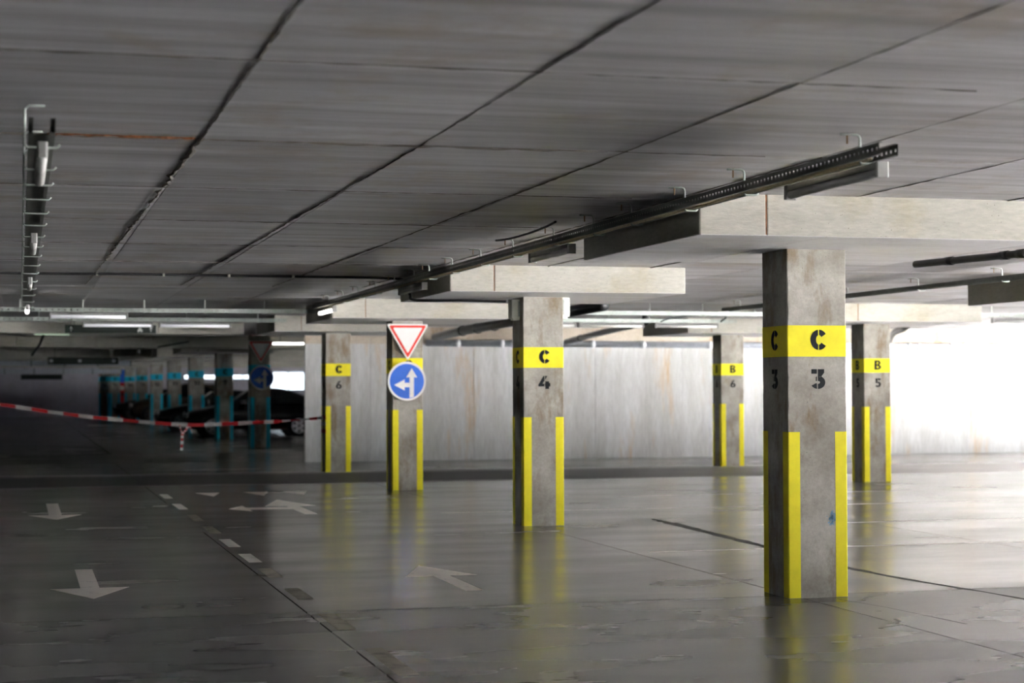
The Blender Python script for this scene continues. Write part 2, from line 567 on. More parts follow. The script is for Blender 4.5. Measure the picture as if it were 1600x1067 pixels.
# ------------------------------------------------------------------ stencil glyphs
def arc(cx, cy, rx, ry, ix, iy, a0, a1, n=20):
    out = []
    for i in range(n):
        a, b = (math.radians(a0 + (a1 - a0) * (i + k) / n) for k in (0, 1))
        out.append([(cx + rx * math.cos(a), cy + ry * math.sin(a)), (cx + rx * math.cos(b), cy + ry * math.sin(b)),
                    (cx + ix * math.cos(b), cy + iy * math.sin(b)), (cx + ix * math.cos(a), cy + iy * math.sin(a))])
    return out


def R4(x0, y0, x1, y1):
    return [[(x0, y0), (x1, y0), (x1, y1), (x0, y1)]]


def clip(poly, xc, keep_left):
    out = []
    for i, p in enumerate(poly):
        q = poly[(i + 1) % len(poly)]
        ip, iq = ((p[0] <= xc), (q[0] <= xc)) if keep_left else ((p[0] >= xc), (q[0] >= xc))
        if ip:
            out.append(p)
        if ip != iq:
            t = (xc - p[0]) / (q[0] - p[0])
            out.append((xc, p[1] + t * (q[1] - p[1])))
    return out


def stencil(polys, gap, w=0.03):
    out = []
    for p in polys:
        for q in (clip(p, gap - w / 2, True), clip(p, gap + w / 2, False)):
            if len(q) >= 3:
                out.append(q)
    return out


GLYPH = {
    'C': stencil(arc(0.45, 0.5, 0.45, 0.5, 0.155, 0.235, 36, 324, 30), 0.43, 0.055),
    '3': stencil(R4(0.0, 0.77, 0.34, 1.0) + [[(0.32, 1.0), (0.70, 1.0), (0.70, 0.82), (0.54, 0.62), (0.32, 0.64)], [(0.24, 0.40), (0.24, 0.58), (0.33, 0.70), (0.46, 0.70), (0.46, 0.40)]] + arc(0.36, 0.33, 0.40, 0.33, 0.11, 0.075, -150, 70), 0.33, 0.055),
    '4': stencil([[(0.40, 1.0), (0.72, 1.0), (0.33, 0.40), (0.0, 0.34)], [(0.0, 0.19), (0.0, 0.36), (0.95, 0.46), (0.95, 0.19)]] + R4(0.55, 0.0, 0.85, 0.58), 0.50, 0.05),
    '5': stencil(R4(0.08, 0.78, 0.70, 1.0) + R4(0.08, 0.48, 0.32, 0.80) + arc(0.36, 0.33, 0.38, 0.33, 0.13, 0.12, -145, 135), 0.37, 0.03),
    '6': stencil(arc(0.38, 0.32, 0.38, 0.32, 0.13, 0.11, 0, 360, 30) + [[(0.02, 0.42), (0.30, 0.50), (0.66, 1.0), (0.34, 1.0)]], 0.38, 0.03),
    'B': stencil(R4(0.0, 0.0, 0.26, 1.0) + arc(0.38, 0.74, 0.34, 0.26, 0.12, 0.07, -90, 90, 14) + arc(0.38, 0.27, 0.40, 0.27, 0.14, 0.08, -90, 90, 14)
                 + R4(0.2, 0.81, 0.4, 1.0) + R4(0.2, 0.40, 0.4, 0.60) + R4(0.2, 0.0, 0.4, 0.19), 0.34, 0.025),
    '1': R4(0.25, 0.0, 0.52, 1.0) + [[(0.25, 1.0), (0.02, 0.8), (0.10, 0.66), (0.25, 0.76)]],
    '0': stencil(arc(0.38, 0.5, 0.38, 0.5, 0.14, 0.26, 0, 360, 30), 0.38, 0.05),
    '2': arc(0.36, 0.68, 0.36, 0.32, 0.12, 0.10, -40, 170, 16) + [[(0.0, 0.0), (0.0, 0.2), (0.45, 0.52), (0.64, 0.50), (0.30, 0.18)]] + R4(0.0, 0.0, 0.72, 0.22),
}
GLYPH['9'] = [[(0.76 - x, 1 - y) for x, y in p] for p in GLYPH['6']]


def glyph_mesh(text, height, thick, aspect=1.0):
    """text in the xz plane, centred on x, base at z = 0, facing -y"""
    mb = MB()
    widths = [max(x for p in GLYPH[ch] for x, _ in p) for ch in text]
    total = sum(widths) + 0.15 * (len(text) - 1)
    cx = -total / 2
    for ch, w in zip(text, widths):
        for p in GLYPH[ch]:
            mb.poly_y([((cx + x) * height * aspect, z * height) for x, z in p], -thick, 0.002)
        cx += w + 0.15
    return mb


# ------------------------------------------------------------------ columns
CW = 0.482


def column(x, yf, z0, letter, number, paint, label, group, zoff=0.0, panel=True, w=CW, wset=True, ptop=ZC, soff=ZS):
    """square column: front face at yf, centred on x"""
    yc = yf + w / 2
    root = empty('concrete_column', (x, yc, z0))
    tag(root, label, 'column', group)
    h = w / 2
    mb = MB()
    # shaft with knocked-off arrises
    rnd = random.Random(int(x * 100 + yf * 10))
    levels = [0] + [q * (soff - z0) / 40 for q in range(1, 40)] + [soff - z0]
    vs, fs = [], []
    for z in levels:
        bs_ = [0.005 + 0.006 * rnd.random() ** 3 for _ in range(4)]
        ring = [(-h + bs_[0], -h), (h - bs_[1], -h), (h, -h + bs_[1]), (h, h - bs_[2]), (h - bs_[2], h), (-h + bs_[3], h), (-h, h - bs_[3]), (-h, -h + bs_[0])]
        vs += [(a, b, z) for a, b in ring]
    n = len(levels)
    for i in range(n - 1):
        for k in range(8):
            fs.append((8 * i + k, 8 * i + (k + 1) % 8, 8 * i + 8 + (k + 1) % 8, 8 * i + 8 + k))
    fs += [list(range(8))[::-1], [8 * (n - 1) + k for k in range(8)]]
    mb.add(vs, fs)
    mb.build('shaft', M['col'], root)
    if panel:
        pz0, pz1 = soff - z0, ptop - z0 + 0.005
        for a, b in ((-1.36, -0.87), (-0.864, 1.34)):
            mb = MB()
            mb.cbox(a, b, -1.34, 1.34, pz0, pz1, 0.008)
            mb.build('drop_panel', M['drop'], root)
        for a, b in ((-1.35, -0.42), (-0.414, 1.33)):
            MB().cbox(a, b, -1.33, 1.33, pz0 - 0.004, pz0 + 0.01, 0.006).build('lightened_soffit', M['soffit'], root)  # thin facing added to carry the lightened underside tone
        mb = MB()
        mb.box(-0.872, -0.862, -1.337, 1.337, pz0 + 0.003, pz1)
        mb.build('panel_joint', M['rust'], root)
    t = 0.0016
    e = h + t
    b0, b1 = 1.825 + zoff, 2.062 + zoff
    mb = MB()
    ring = [(-e + 0.006, -e), (e - 0.006, -e), (e, -e + 0.006), (e, e - 0.006), (e - 0.006, e), (-e + 0.006, e), (-e, e - 0.006), (-e, -e + 0.006)]
    mb.prism(ring, b0, b1)
    band = mb.build('paint_band', paint, root)
    s0, s1, sw, st = 0.0, 1.255 + zoff * 0.5, 0.098, e
    for sx_, sy_ in ((-1, -1), (1, -1), (1, 1), (-1, 1)):
        mb = MB()
        c_ = 0.007
        k = h - 0.003
        prof = [(st - sw, st), (st - c_, st), (st, st - c_), (st, st - sw), (k, st - sw), (k, k), (st - sw, k)]
        prof = [(sx_ * a, sy_ * b) for a, b in prof]
        rg = random.Random(rnd.random())
        mb.prism(prof, 0.002, s1)
        mb.build('corner_stripe', paint, root)
    if letter:
        hh = 0.155
        gm = glyph_mesh(letter, hh, 0.0012)
        lt_ = gm.build('letter', M['black'], band)
        lt_.location = (0.01, -e - 0.0004, 1.875 + zoff)
        l2 = clone(lt_, band, (-e - 0.0004, -0.0, 1.875 + zoff))
        l2.rotation_euler = (0, 0, -math.pi / 2)
    if number:
        gm = glyph_mesh(number, 0.150, 0.0012)
        nm = gm.build('number', M['black'], root)
        nm.location = (0.01, -h - 0.0004, 1.580 + zoff)
        n2 = clone(nm, root, (-h - 0.0004, 0, 1.580 + zoff))
        n2.rotation_euler = (0, 0, -math.pi / 2)
    return root


XC, XB = 5.848, 13.86
YC3, YC4, YC5, YC6 = 12.91, 20.47, 28.19, 34.67
g1 = 'yellow-marked columns'
c3 = column(XC, YC3, 0, 'C', '3', M['yellow'], 'nearest concrete column, yellow band lettered C over number 3', g1)
c4 = column(XC, YC4, 0, 'C', '4', M['yellow'], 'concrete column with yellow band lettered C over number 4', g1)
c5 = column(XC, YC5, 0, 'C', '', M['yellow'], 'concrete column with yellow stripes behind the bright road signs', g1)
c6 = column(XC, YC6, 0, 'C', '6', M['yellow'], 'concrete column with yellow band lettered C over number 6', g1)
b4 = column(13.32, 20.1, 0, 'B', '4', M['yellow'], 'concrete column whose drop panel juts in at the right picture edge', g1)
b5 = column(XB, YC5, 0, 'B', '5', M['yellow'], 'concrete column with yellow band lettered B over number 5', g1)
b6 = column(XB, YC6, 0, 'B', '6', M['yellow'], 'concrete column with yellow band lettered B over number 6', g1)
g2 = 'blue-marked columns'
CY = [(5.80, 46.0, '', 'dark column with blue corner stripes behind the shaded road signs'),
      (5.74, 53.7, '9', 'far column with blue band over number 9'),
      (5.64, 61.4, '10', 'far column with blue band over number 10'),
      (5.54, 69.1, '11', 'far column with blue band over number 11'),
      (5.44, 76.8, '12', 'far column with blue band over number 12'),
      (5.33, 84.5, '13', 'far column with blue band over number 13, palest of its row'),
      (5.23, 92.2, '14', 'far column with blue band beside the red machine'),
      (4.40, 90.0, '15', 'blue-banded far column left of the red machine, right one of the pair'),
      (3.92, 90.6, '16', 'blue-banded far column at the dark end wall, leftmost of the row')]
for x, y, nb, lab in CY:
    column(x, y, ZF2, 'C' if nb else '', nb, M['cyan'], lab, g2, panel=(47 < y < 93 and x > 5), soff=2.62 if 47 < y < 93 and x > 5 else ZC + 0.005)

# chalk smudge on the nearest column
mb = MB()
for i in range(60):
    a, b = random.gauss(0, 0.014), random.gauss(0, 0.024)
    s = random.uniform(0.005, 0.012)
    mb.poly_y([(a - s, b - s * 0.4), (a + s, b), (a + s * 0.3, b + s), (a - s * 0.6, b + s * 0.7)], 0, 0.0008)
o = mb.build('chalk_smudge', M['blue_smudge'], c3)
o.location = (0.12, -CW / 2 - 0.001, 0.60)

# ------------------------------------------------------------------ boxes on column C4
def alarm_box(x, yc, z, side, label):
    root = empty('speaker_box', (x, yc, z))
    tag(root, label, 'speaker', 'boxes on column C4')
    s = side
    mb = MB()
    ring = [(0, -0.10), (0.09 * s, -0.075), (0.115 * s, 0), (0.09 * s, 0.075), (0, 0.10)]
    mb.prism(ring, 0.0, 0.22)
    mb.build('casing', M['box'], root)
    MB().prism([(0, -0.085), (0.07 * s, -0.06), (0.07 * s, 0.06), (0, 0.085)], -0.02, 0.0).build('base_cap', M['box'], root)
    MB().box(-0.005 * s, 0.02 * s, -0.11, 0.11, 0.02, 0.20).build('mounting_plate', M['galv'], root)


alarm_box(XC - CW / 2, YC4 + CW / 2, 2.40, -1, 'beige speaker box on the shaded left side of column C4')
alarm_box(XC + CW / 2, YC4 + 0.12, 2.42, 1, 'pale speaker box on the right side of column C4')

# ------------------------------------------------------------------ road signs
def give_way(x, y, z_top, wd, label):
    root = empty('give_way_sign', (x, y, z_top))
    tag(root, label, 'road sign', 'give way signs')
    hgt = wd * 0.85

    def tri(s, y0, y1):
        # rounded triangle, scale about the centroid
        cz = -hgt / 3
        pts = []
        cor = [(-wd / 2, 0), (wd / 2, 0), (0, -hgt)]
        for i, p in enumerate(cor):
            for k in (0, 1):
                q = cor[(i - 1) % 3] if k == 0 else cor[(i + 1) % 3]
                t = 0.035
                pts.append((p[0] + (q[0] - p[0]) * t, p[1] + (q[1] - p[1]) * t))
        pts = [(a * s, cz + (b - cz) * s) for a, b in pts]
        return MB().poly_y(pts, y0, y1)
    tri(1.0, 0, 0.012).build('rim_plate', M['signwhite'], root)
    tri(0.89, -0.002, 0.001).build('red_triangle', M['signred'], root)
    tri(0.70, -0.004, -0.001).build('white_triangle', M['signwhite'], root)
    MB().box(-0.10, 0.10, 0.012, 0.075, -0.16, -0.12).build('mounting_rail', M['galv'], root)


def lane_sign(x, y, z, r, label):
    root = empty('direction_sign', (x, y, z))
    tag(root, label, 'road sign', 'straight or left signs')

    def disc(rr, y0, y1):
        return MB().poly_y([(rr * math.cos(2 * math.pi * k / 48), rr * math.sin(2 * math.pi * k / 48)) for k in range(48)], y0, y1)
    disc(r, 0, 0.012).build('rim_plate', M['signwhite'], root)
    disc(r * 0.89, -0.002, 0.001).build('blue_disc', M['signblue'], root)
    mb = MB()
    polys = [[(0.14, -0.85), (0.36, -0.80), (0.36, 0.22), (0.14, 0.22)],
             [(-0.03, 0.20), (0.53, 0.20), (0.25, 0.66)],
             [(0.20, -0.30), (0.20, -0.08), (-0.12, -0.08), (-0.12, -0.30)],
             [(-0.12, 0.09), (-0.66, -0.19), (-0.12, -0.47)]]
    for p in polys:
        mb.poly_y([(a * r, b * r) for a, b in p], -0.004, -0.001)
    mb.build('white_arrow', M['signwhite'], root)
    MB().box(-0.10, 0.10, 0.012, 0.075, -0.03, 0.03).build('mounting_rail', M['galv'], root)


give_way(5.835, 28.11, 2.59, 0.67, 'bright give way triangle on the yellow-striped column')
lane_sign(5.82, 28.11, 1.70, 0.305, 'bright round blue straight-or-left sign on the yellow-striped column')
give_way(5.80, 45.91, 2.78, 0.67, 'shaded give way triangle on the dark blue-striped column')
lane_sign(5.82, 45.91, 1.86, 0.305, 'shaded round blue straight-or-left sign on the blue-striped column')

# ------------------------------------------------------------------ cable trays
def rail(mb, x, y0, y1, z0, z1, lip, pitch=0.052, hole=0.016, holes_to=99):
    """perforated channel rail along y: web with real holes, top and bottom lips"""
    zc0, zc1 = (z0 + z1) / 2 - hole / 2, (z0 + z1) / 2 + hole / 2
    y = y0
    while y < y1 - 1e-6:
        ye = min(y + pitch, y1)
        if y < holes_to:
            ya, yb = y + (pitch - hole) / 2, y + (pitch + hole) / 2
            ya, yb = min(ya, ye), min(yb, ye)
            mb.add([(x, y, z0), (x, ye, z0), (x, ye, z1), (x, y, z1), (x, ya, zc0), (x, yb, zc0), (x, yb, zc1), (x, ya, zc1)],
                   [(0, 1, 5, 4), (1, 2, 6, 5), (2, 3, 7, 6), (3, 0, 4, 7)])
        else:
            ye = y1
            mb.add([(x, y, z0), (x, ye, z0), (x, ye, z1), (x, y, z1)], [(0, 1, 2, 3)])
        y = ye
    for z, s in ((z0, 1), (z1, -1)):
        mb.box(min(x, x + lip), max(x, x + lip), y0, y1, z - 0.0012, z + 0.0012)


def hanger(name, xa, xb, xr, y, z_low, root, anchor=True):
    """bent bar: foot on the ceiling, drop, arm under the tray"""
    r = 0.007
    mb = MB()
    top = ZC - 0.010
    pts = [(xa, y, top), (xb - 0.02, y, top), (xb - 0.006, y, top - 0.006), (xb, y, top - 0.02), (xb, y, z_low + 0.012), (xb + 0.008, y, z_low), (xr, y, z_low), (xr + 0.012, y, z_low + 0.012)]
    mb.tube(pts, r, 6)
    mb.build(name, M['galv'], root, True)
    if anchor:
        MB().tube([(xa + 0.04, y, top + 0.01), (xa + 0.04, y, top - 0.05)], 0.005, 6).build('anchor_bolt', M['brown'], root)


t1 = empty('cable_tray', (4.26, 8.6, 2.78))
tag(t1, 'long perforated cable tray hung from the ceiling beside the C columns', 'cable tray', 'cable trays')
t1.location = (0, 0, 0)
mb = MB()
rail(mb, 4.20, 8.50, 27.2, 2.775, 2.835, 0.02, holes_to=26)
mb.build('side_rail', M['steel'], t1)
mb = MB()
rail(mb, 4.33, 8.55, 27.2, 2.775, 2.835, -0.02, holes_to=26)
mb.build('side_rail', M['steel'], t1)
mb = MB()
for k in range(4):
    yy = [8.8 + 0.6 * i for i in range(31)]
    mb.tube([(4.225 + 0.028 * k + random.uniform(-.006, .006), y, 2.783 + random.uniform(-.004, .006)) for y in yy], 0.009, 5)
o = mb.build('wiring', M['wirebundle'], t1, True)
for y in (8.85, 10.45, 11.49, 12.6, 13.5, 14.6, 15.9, 17.1, 18.3, 19.4, 20.2, 21.3, 22.5, 23.7, 24.9, 26.1):
    hanger('hanger', 4.15, 4.262, 4.34, y, 2.768, t1)

t2 = empty('cable_tray')
tag(t2, 'shaded cable tray running along the left edge of the ceiling', 'cable tray', 'cable trays')
mb = MB()
rail(mb, 0.035, 8.40, 27.2, 2.735, 2.80, 0.02, holes_to=22)
mb.build('side_rail', M['steel'], t2)
mb = MB()
rail(mb, 0.15, 8.40, 27.2, 2.735, 2.80, -0.02, holes_to=22)
mb.build('side_rail', M['steel'], t2)
MB().box(0.04, 0.145, 8.52, 27.2, 2.742, 2.745).build('tray_floor', M['steel'], t2)
for k, y in enumerate((8.85, 9.75, 10.5, 11.3, 12.2, 13.1, 14.1, 15.1, 16.2, 17.4, 18.6, 20, 21.5, 23, 24.7, 26.3)):
    r = 0.006
    mb = MB()
    top = ZC - 0.008
    xo = 0.018
    mb.tube([(0.11, y, top), (xo + 0.02, y, top), (xo, y, top - 0.02), (xo, y, 2.74), (xo + 0.012, y, 2.726), (0.165, y, 2.726), (0.178, y, 2.742)], r, 6)
    mb.build('hanger', M['galv'], t2, True)

t3 = empty('cable_tray')
tag(t3, 'thin cable tray under the bright ceiling right of column C3', 'cable tray', 'cable trays')
MB().box(10.62, 10.64, 16.0, 27.0, 2.78, 2.83).build('side_rail', M['steel'], t3)
MB().box(10.74, 10.76, 16.0, 27.0, 2.78, 2.83).build('side_rail', M['steel'], t3)
for y in (16.6, 18.6, 20.6, 22.6, 24.6, 26.4):
    hanger('hanger', 10.55, 10.69, 10.77, y, 2.772, t3)


def cross_tray(x0, x1, y, z, label, step=0.9):
    t = empty('cable_tray')
    tag(t, label, 'cable tray', 'cable trays')
    for dy in (0.0, 0.16):
        mb = MB()
        x = x0
        p, h = 0.09, 0.03
        z0, z1 = z, z + 0.055
        zc0, zc1 = z + 0.015, z + 0.040
        while x < x1:
            a, b = x + (p - h) / 2, x + (p + h) / 2
            mb.add([(x, y + dy, z0), (x + p, y + dy, z0), (x + p, y + dy, z1), (x, y + dy, z1), (a, y + dy, zc0), (b, y + dy, zc0), (b, y + dy, zc1), (a, y + dy, zc1)],
                   [(0, 1, 5, 4), (1, 2, 6, 5), (2, 3, 7, 6), (3, 0, 4, 7)])
            x += p
        mb.box(x0, x, y + dy - 0.001, y + dy + 0.02, z0 - 0.001, z0 + 0.001)
        mb.build('side_rail', M['galv'], t)
    x = x0 + 0.3
    while x < x1:
        mb = MB()
        mb.tube([(x, y + 0.08, ZC), (x, y + 0.08, z - 0.01)], 0.008, 6)
        mb.box(x - 0.012, x + 0.012, y - 0.01, y + 0.18, z - 0.014, z - 0.004)
        mb.build('hanger', M['galv'], t)
        x += step
    return t


cross_tray(-1.2, 4.36, 28.0, 2.745, 'greenish cross tray spanning the driving lane, higher of the two')
cross_tray(-1.2, 4.36, 31.2, 2.725, 'greenish cross tray spanning the driving lane, lower of the two', 1.2)
cross_tray(8.5, 12.3, 27.7, 2.745, 'bright cross tray between columns C4 and C3')
cross_tray(8.45, 12.3, 30.6, 2.735, 'bright cross tray behind the black elbow pipe', 1.2)
cross_tray(15.3, 21.5, 27.4, 2.745, 'bright cross tray at the far right picture edge')


# ------------------------------------------------------------------ fluorescent lamps
def batten(p0, p1, lit, label, group, drop=0.0, cap=0.036):
    p0, p1 = Vector(p0), Vector(p1)
    d = (p1 - p0)
    L = d.length
    root = empty('fluorescent_lamp', p0)
    root.rotation_euler = (0, 0, math.atan2(d.y, d.x))
    tag(root, label, 'lamp', group)
    MB().poly_y([(0, 0)], 0, 0) if False else None
    mb = MB()
    w = 0.028
    prof = [(-w, 0.0), (-w * 0.7, 0.035), (w * 0.7, 0.035), (w, 0.0)]
    n = len(prof)
    vs = [(0.02, a, b) for a, b in prof] + [(L - 0.02, a, b) for a, b in prof]
    mb.add(vs, [(0, 1, 2, 3), (7, 6, 5, 4)] + [(i, (i + 1) % n, n + (i + 1) % n, n + i) for i in range(n)])
    mb.build('housing', M['housing'], root)
    MB().tube([(0.03, 0, -0.020), (L - 0.03, 0, -0.020)], 0.025, 14).build('tube', M['tube_added_green'] if lit == 'green' else M['tube_dim'] if lit == 'dim' else M['tube_on'] if lit else M['tube_off'], root, True)
    for a in (0.0, L - 0.03):
        MB().cbox(a, a + 0.03, -cap, cap, -cap - 0.012, 0.034, 0.008).build('end_cap', M['housing'], root)
    for a in (0.22, L - 0.25):
        MB().box(a, a + 0.02, -0.01, 0.01, 0.03, 0.0355 + drop).build('clip', M['steel'], root)


gl = 'fluorescent lamps under the trays'
batten((4.30, 8.66, 2.725), (4.30, 9.86, 2.725), False, 'unlit fluorescent lamp under the right tray, nearest to the camera', gl)
batten((4.30, 14.2, 2.725), (4.30, 15.4, 2.725), False, 'unlit fluorescent lamp under the tray beside the C3 drop panel', gl)
batten((4.30, 19.8, 2.725), (4.30, 21.1, 2.725), False, 'unlit fluorescent lamp under the tray beside the C4 drop panel', gl)
batten((4.30, 25.8, 2.725), (4.30, 27.1, 2.725), True, 'short lit fluorescent lamp under the right tray, farthest along it', gl)
batten((0.095, 8.55, 2.682), (0.095, 9.75, 2.682), False, 'unlit fluorescent lamp under the left tray, nearest to the camera', gl, cap=0.024)
batten((0.095, 13.6, 2.682), (0.095, 14.8, 2.682), False, 'unlit fluorescent lamp under the left tray, second from the camera', gl, cap=0.024)
batten((0.095, 19.0, 2.682), (0.095, 20.2, 2.682), False, 'unlit fluorescent lamp under the left tray, third from the camera', gl, cap=0.024)
batten((0.095, 25.2, 2.682), (0.095, 26.4, 2.682), True, 'lit fluorescent lamp at the far end of the left tray', gl, cap=0.024)
batten((0.42, 28.08, 2.69), (1.56, 28.08, 2.69), 'dim', 'pale fluorescent lamp under the higher lane cross tray', gl)
batten((1.0, 31.28, 2.67), (2.15, 31.28, 2.67), 'dim', 'fluorescent lamp under the lower lane cross tray, left one', gl)
batten((2.25, 31.28, 2.67), (3.45, 31.28, 2.67), 'dim', 'fluorescent lamp under the lower lane cross tray, right one', gl)
batten((8.5, 30.68, 2.685), (9.35, 30.68, 2.685), False, 'white fluorescent lamp behind the top of column C4', gl)
batten((9.4, 30.68, 2.685), (10.6, 30.68, 2.685), False, 'white fluorescent lamp beside the black elbow pipe', gl)
batten((10.8, 30.68, 2.685), (12.0, 30.68, 2.685), False, 'white fluorescent lamp just left of column C3', gl)
batten((15.6, 27.48, 2.69), (16.8, 27.48, 2.69), False, 'white fluorescent lamp at the right picture edge', gl)
batten((6.20, 47.0, 2.76), (7.35, 47.0, 2.76), True, 'lit fluorescent lamp right of the shaded road signs', gl, 0.13)

batten((0.3, 43.4, 2.885), (1.5, 43.4, 2.885), 'green', 'added greenish fluorescent lamp, unseen on the ceiling before the second beam, left one', gl)  # added pair, hidden by the first beam, to light the second beam and signs
batten((2.7, 43.4, 2.885), (3.9, 43.4, 2.885), 'green', 'added greenish fluorescent lamp, unseen on the ceiling before the second beam, right one', gl)

# ------------------------------------------------------------------ pipes and cables
def smooth_path(pts, n=8):
    pts = [Vector(p) for p in pts]
    out = []
    for i in range(len(pts) - 1):
        p0, p1, p2, p3 = pts[max(i - 1, 0)], pts[i], pts[i + 1], pts[min(i + 2, len(pts) - 1)]
        for k in range(n):
            t = k / n
            out.append(0.5 * ((2 * p1) + (p2 - p0) * t + (2 * p0 - 5 * p1 + 4 * p2 - p3) * t * t + (3 * p1 - p0 - 3 * p2 + p3) * t ** 3))
    out.append(pts[-1])
    return out


def pipe(pts, r, mat, label, collars=(), collar_mat=None, n=12):
    root = empty('drain_pipe')
    tag(root, label, 'pipe', 'drain pipes')
    MB().tube(pts, r, n).build('pipe_run', mat, root, True)
    for a, d in collars:
        a, d = Vector(a), Vector(d).normalized()
        MB().tube([a - d * 0.05, a + d * 0.05], r * 1.18, n).build('collar', collar_mat or mat, root, True)
    return root


d = (8.37 - 8.14, 14.18 - 15.56, 0)
p0, p1 = Vector((8.12, 15.7, 2.74)), Vector((8.72, 12.1, 2.74))
pipe([p0, p1], 0.034, M['pipe'], 'black pipe under the bright ceiling at the upper right',
     [(p0 + (p1 - p0) * t, p1 - p0) for t in (0.14, 0.35, 0.41)])
pipe([(8.75, 39.2, 2.70), (8.0, 33.5, 2.66), (7.95, 29.6, 2.70), (8.3, 25.8, 2.80)], 0.085, M['pipe'], 'thick black sloping pipe passing behind column C4',
     [((8.0 + 0.0 * t, 33.5 - t, 2.66 + 0.01 * t), (0, -1, 0.01)) for t in (0, 1.2, 2.4)])
pipe(smooth_path([(10.72, 30.9, 2.91), (10.72, 30.9, 2.80), (10.74, 31.1, 2.735), (11.0, 33.6, 2.70), (11.75, 39.25, 2.61)], 5), 0.062, M['pipe'],
     'black elbow pipe dropping from the ceiling between columns C4 and C3', [((10.72, 30.9, 2.83), (0, 0, 1)), ((11.5, 37.4, 2.64), (0.13, 1, -0.015))])
pipe(smooth_path([(16.2, 31.6, 2.80), (16.25, 31.9, 2.70), (17.2, 34.2, 2.69), (19.6, 39.2, 2.66)], 5), 0.07, M['pipe'],
     'black elbow pipe just right of column B5', [((16.25, 31.8, 2.74), (0, 0, 1))])
wp = pipe([(8.6, 39.42, 2.575), (XR - 0.1, 39.42, 2.505)], 0.07, M['pvc'], 'grey waste pipe running along the back wall',
          [((x, 39.42, 2.575 - (x - 8.6) * 0.0041), (1, 0, 0)) for x in (9.3, 10.3, 10.55, 12.4, 13.6, 15.2, 15.45, 16.7, 18.0, 20.2, 20.45, 21.3, 22.6, 23.5)], M['pvcw'])
tag(MB().tube(smooth_path([(-0.8, 21.45, ZC - 0.02), (0.3, 21.55, ZC - 0.02), (1.2, 21.5, ZC - 0.02), (2.4, 21.6, ZC - 0.018), (3.3, 21.55, ZC - 0.02), (4.2, 21.5, ZC - 0.03), (4.45, 21.5, ZC - 0.06), (4.46, 21.35, 2.70), (4.5, 21.2, 2.63), (5.0, 20.9, 2.615), (5.48, 20.75, 2.60)]), 0.018, 6).build('ceiling_cable', M['cable'], None, True),
    'black cable clipped across the ceiling to the C4 speaker box', 'cable')
cc = bpy.data.objects['ceiling_cable']
for x in (0.10, 0.85, 1.6, 2.35, 3.1):
    MB().box(x - 0.012, x + 0.012, 21.5, 21.62, ZC - 0.036, ZC).build('clip', M['box'], cc)
tag(MB().tube(smooth_path([(4.12, 15.95, 2.915), (4.12, 15.5, 2.895), (4.12, 14.9, 2.89), (4.12, 14.35, 2.90), (4.12, 14.05, 2.917)]), 0.010, 6).build('cable_loop', M['cable'], None, True),
    'black cable clipped to the ceiling left of the C3 drop panel', 'cable')
tag(MB().tube(smooth_path([(11.9, 30.3, 2.74), (12.0, 30.3, 2.86), (11.4, 30.35, 2.85), (11.0, 30.4, 2.80), (10.85, 30.5, 2.74)]), 0.014, 6).build('cable_loop', M['cable'], None, True),
    'black cable loop above the cross tray left of column C3', 'cable')

# ------------------------------------------------------------------ floor markings
def marking(name, polys, mat, label, cat='road marking', group=None, z=0.0012, z0=0.0):
    mb = MB()
    for p in polys:
        mb.prism(p, z0 + 0.0001, z0 + z)
    return tag(mb.build(name, mat), label, cat, group)


def arrow(x, y_tip, y_tail, s, hw=0.31, hl=0.78, sw=0.075):
    """s=-1 points to the camera"""
    yb = y_tip - s * hl
    return [[(x, y_tip), (x - hw, yb), (x + hw, yb)], [(x - sw, yb), (x + sw, yb), (x + sw, y_tail), (x - sw, y_tail)]]


gm = 'lane arrows'
marking('lane_arrow', arrow(0.55, 14.42, 16.78, -1), M['mark'], 'white floor arrow pointing at the camera, nearest in the left lane', group=gm)
marking('lane_arrow', arrow(0.44, 23.25, 26.5, -1, 0.33, 0.85, 0.08), M['mark'], 'white floor arrow pointing at the camera, farther one in the left lane', group=gm)
marking('lane_arrow', arrow(3.47, 16.25, 14.15, 1, 0.31, 0.92, 0.07), M['mark'], 'white floor arrow pointing away in the right lane, left of column C3', group=gm)
marking('lane_arrow', [[(3.56, 26.4), (3.2, 24.95), (3.9, 24.95)], [(3.50, 24.95), (3.50, 23.3), (3.66, 23.3), (3.66, 24.95)],
                       [(3.50, 24.35), (3.50, 24.75), (2.92, 24.78), (2.92, 24.38)], [(2.68, 24.6), (2.93, 24.02), (2.93, 25.2)]], M['mark'],
        'white straight-and-left arrow painted in the right lane', group=gm)
marking('lane_arrow', [[(0.0, 41.2 - 6), (0.35, 35.1), (0.20, 34.4), (-0.1, 34.4)]], M['markfaint'], 'faint lane arrow in the dark left lane, nearer one', group=gm)
gt = 'give way teeth'
for k, (x, lab) in enumerate(((2.78, 'left tooth of the white give way line beyond the turn arrow'), (3.52, 'middle tooth of the white give way line beyond the turn arrow'), (4.12, 'right tooth of the white give way line beyond the turn arrow'))):
    marking('give_way_tooth', [[(x - 0.19, 28.5), (x + 0.19, 28.5), (x, 27.5)]], M['mark'], lab, group=gt)
gd = 'centre line dashes'
order = ['first', 'second', 'third', 'fourth', 'fifth', 'sixth', 'seventh', 'eighth', 'ninth', 'tenth']
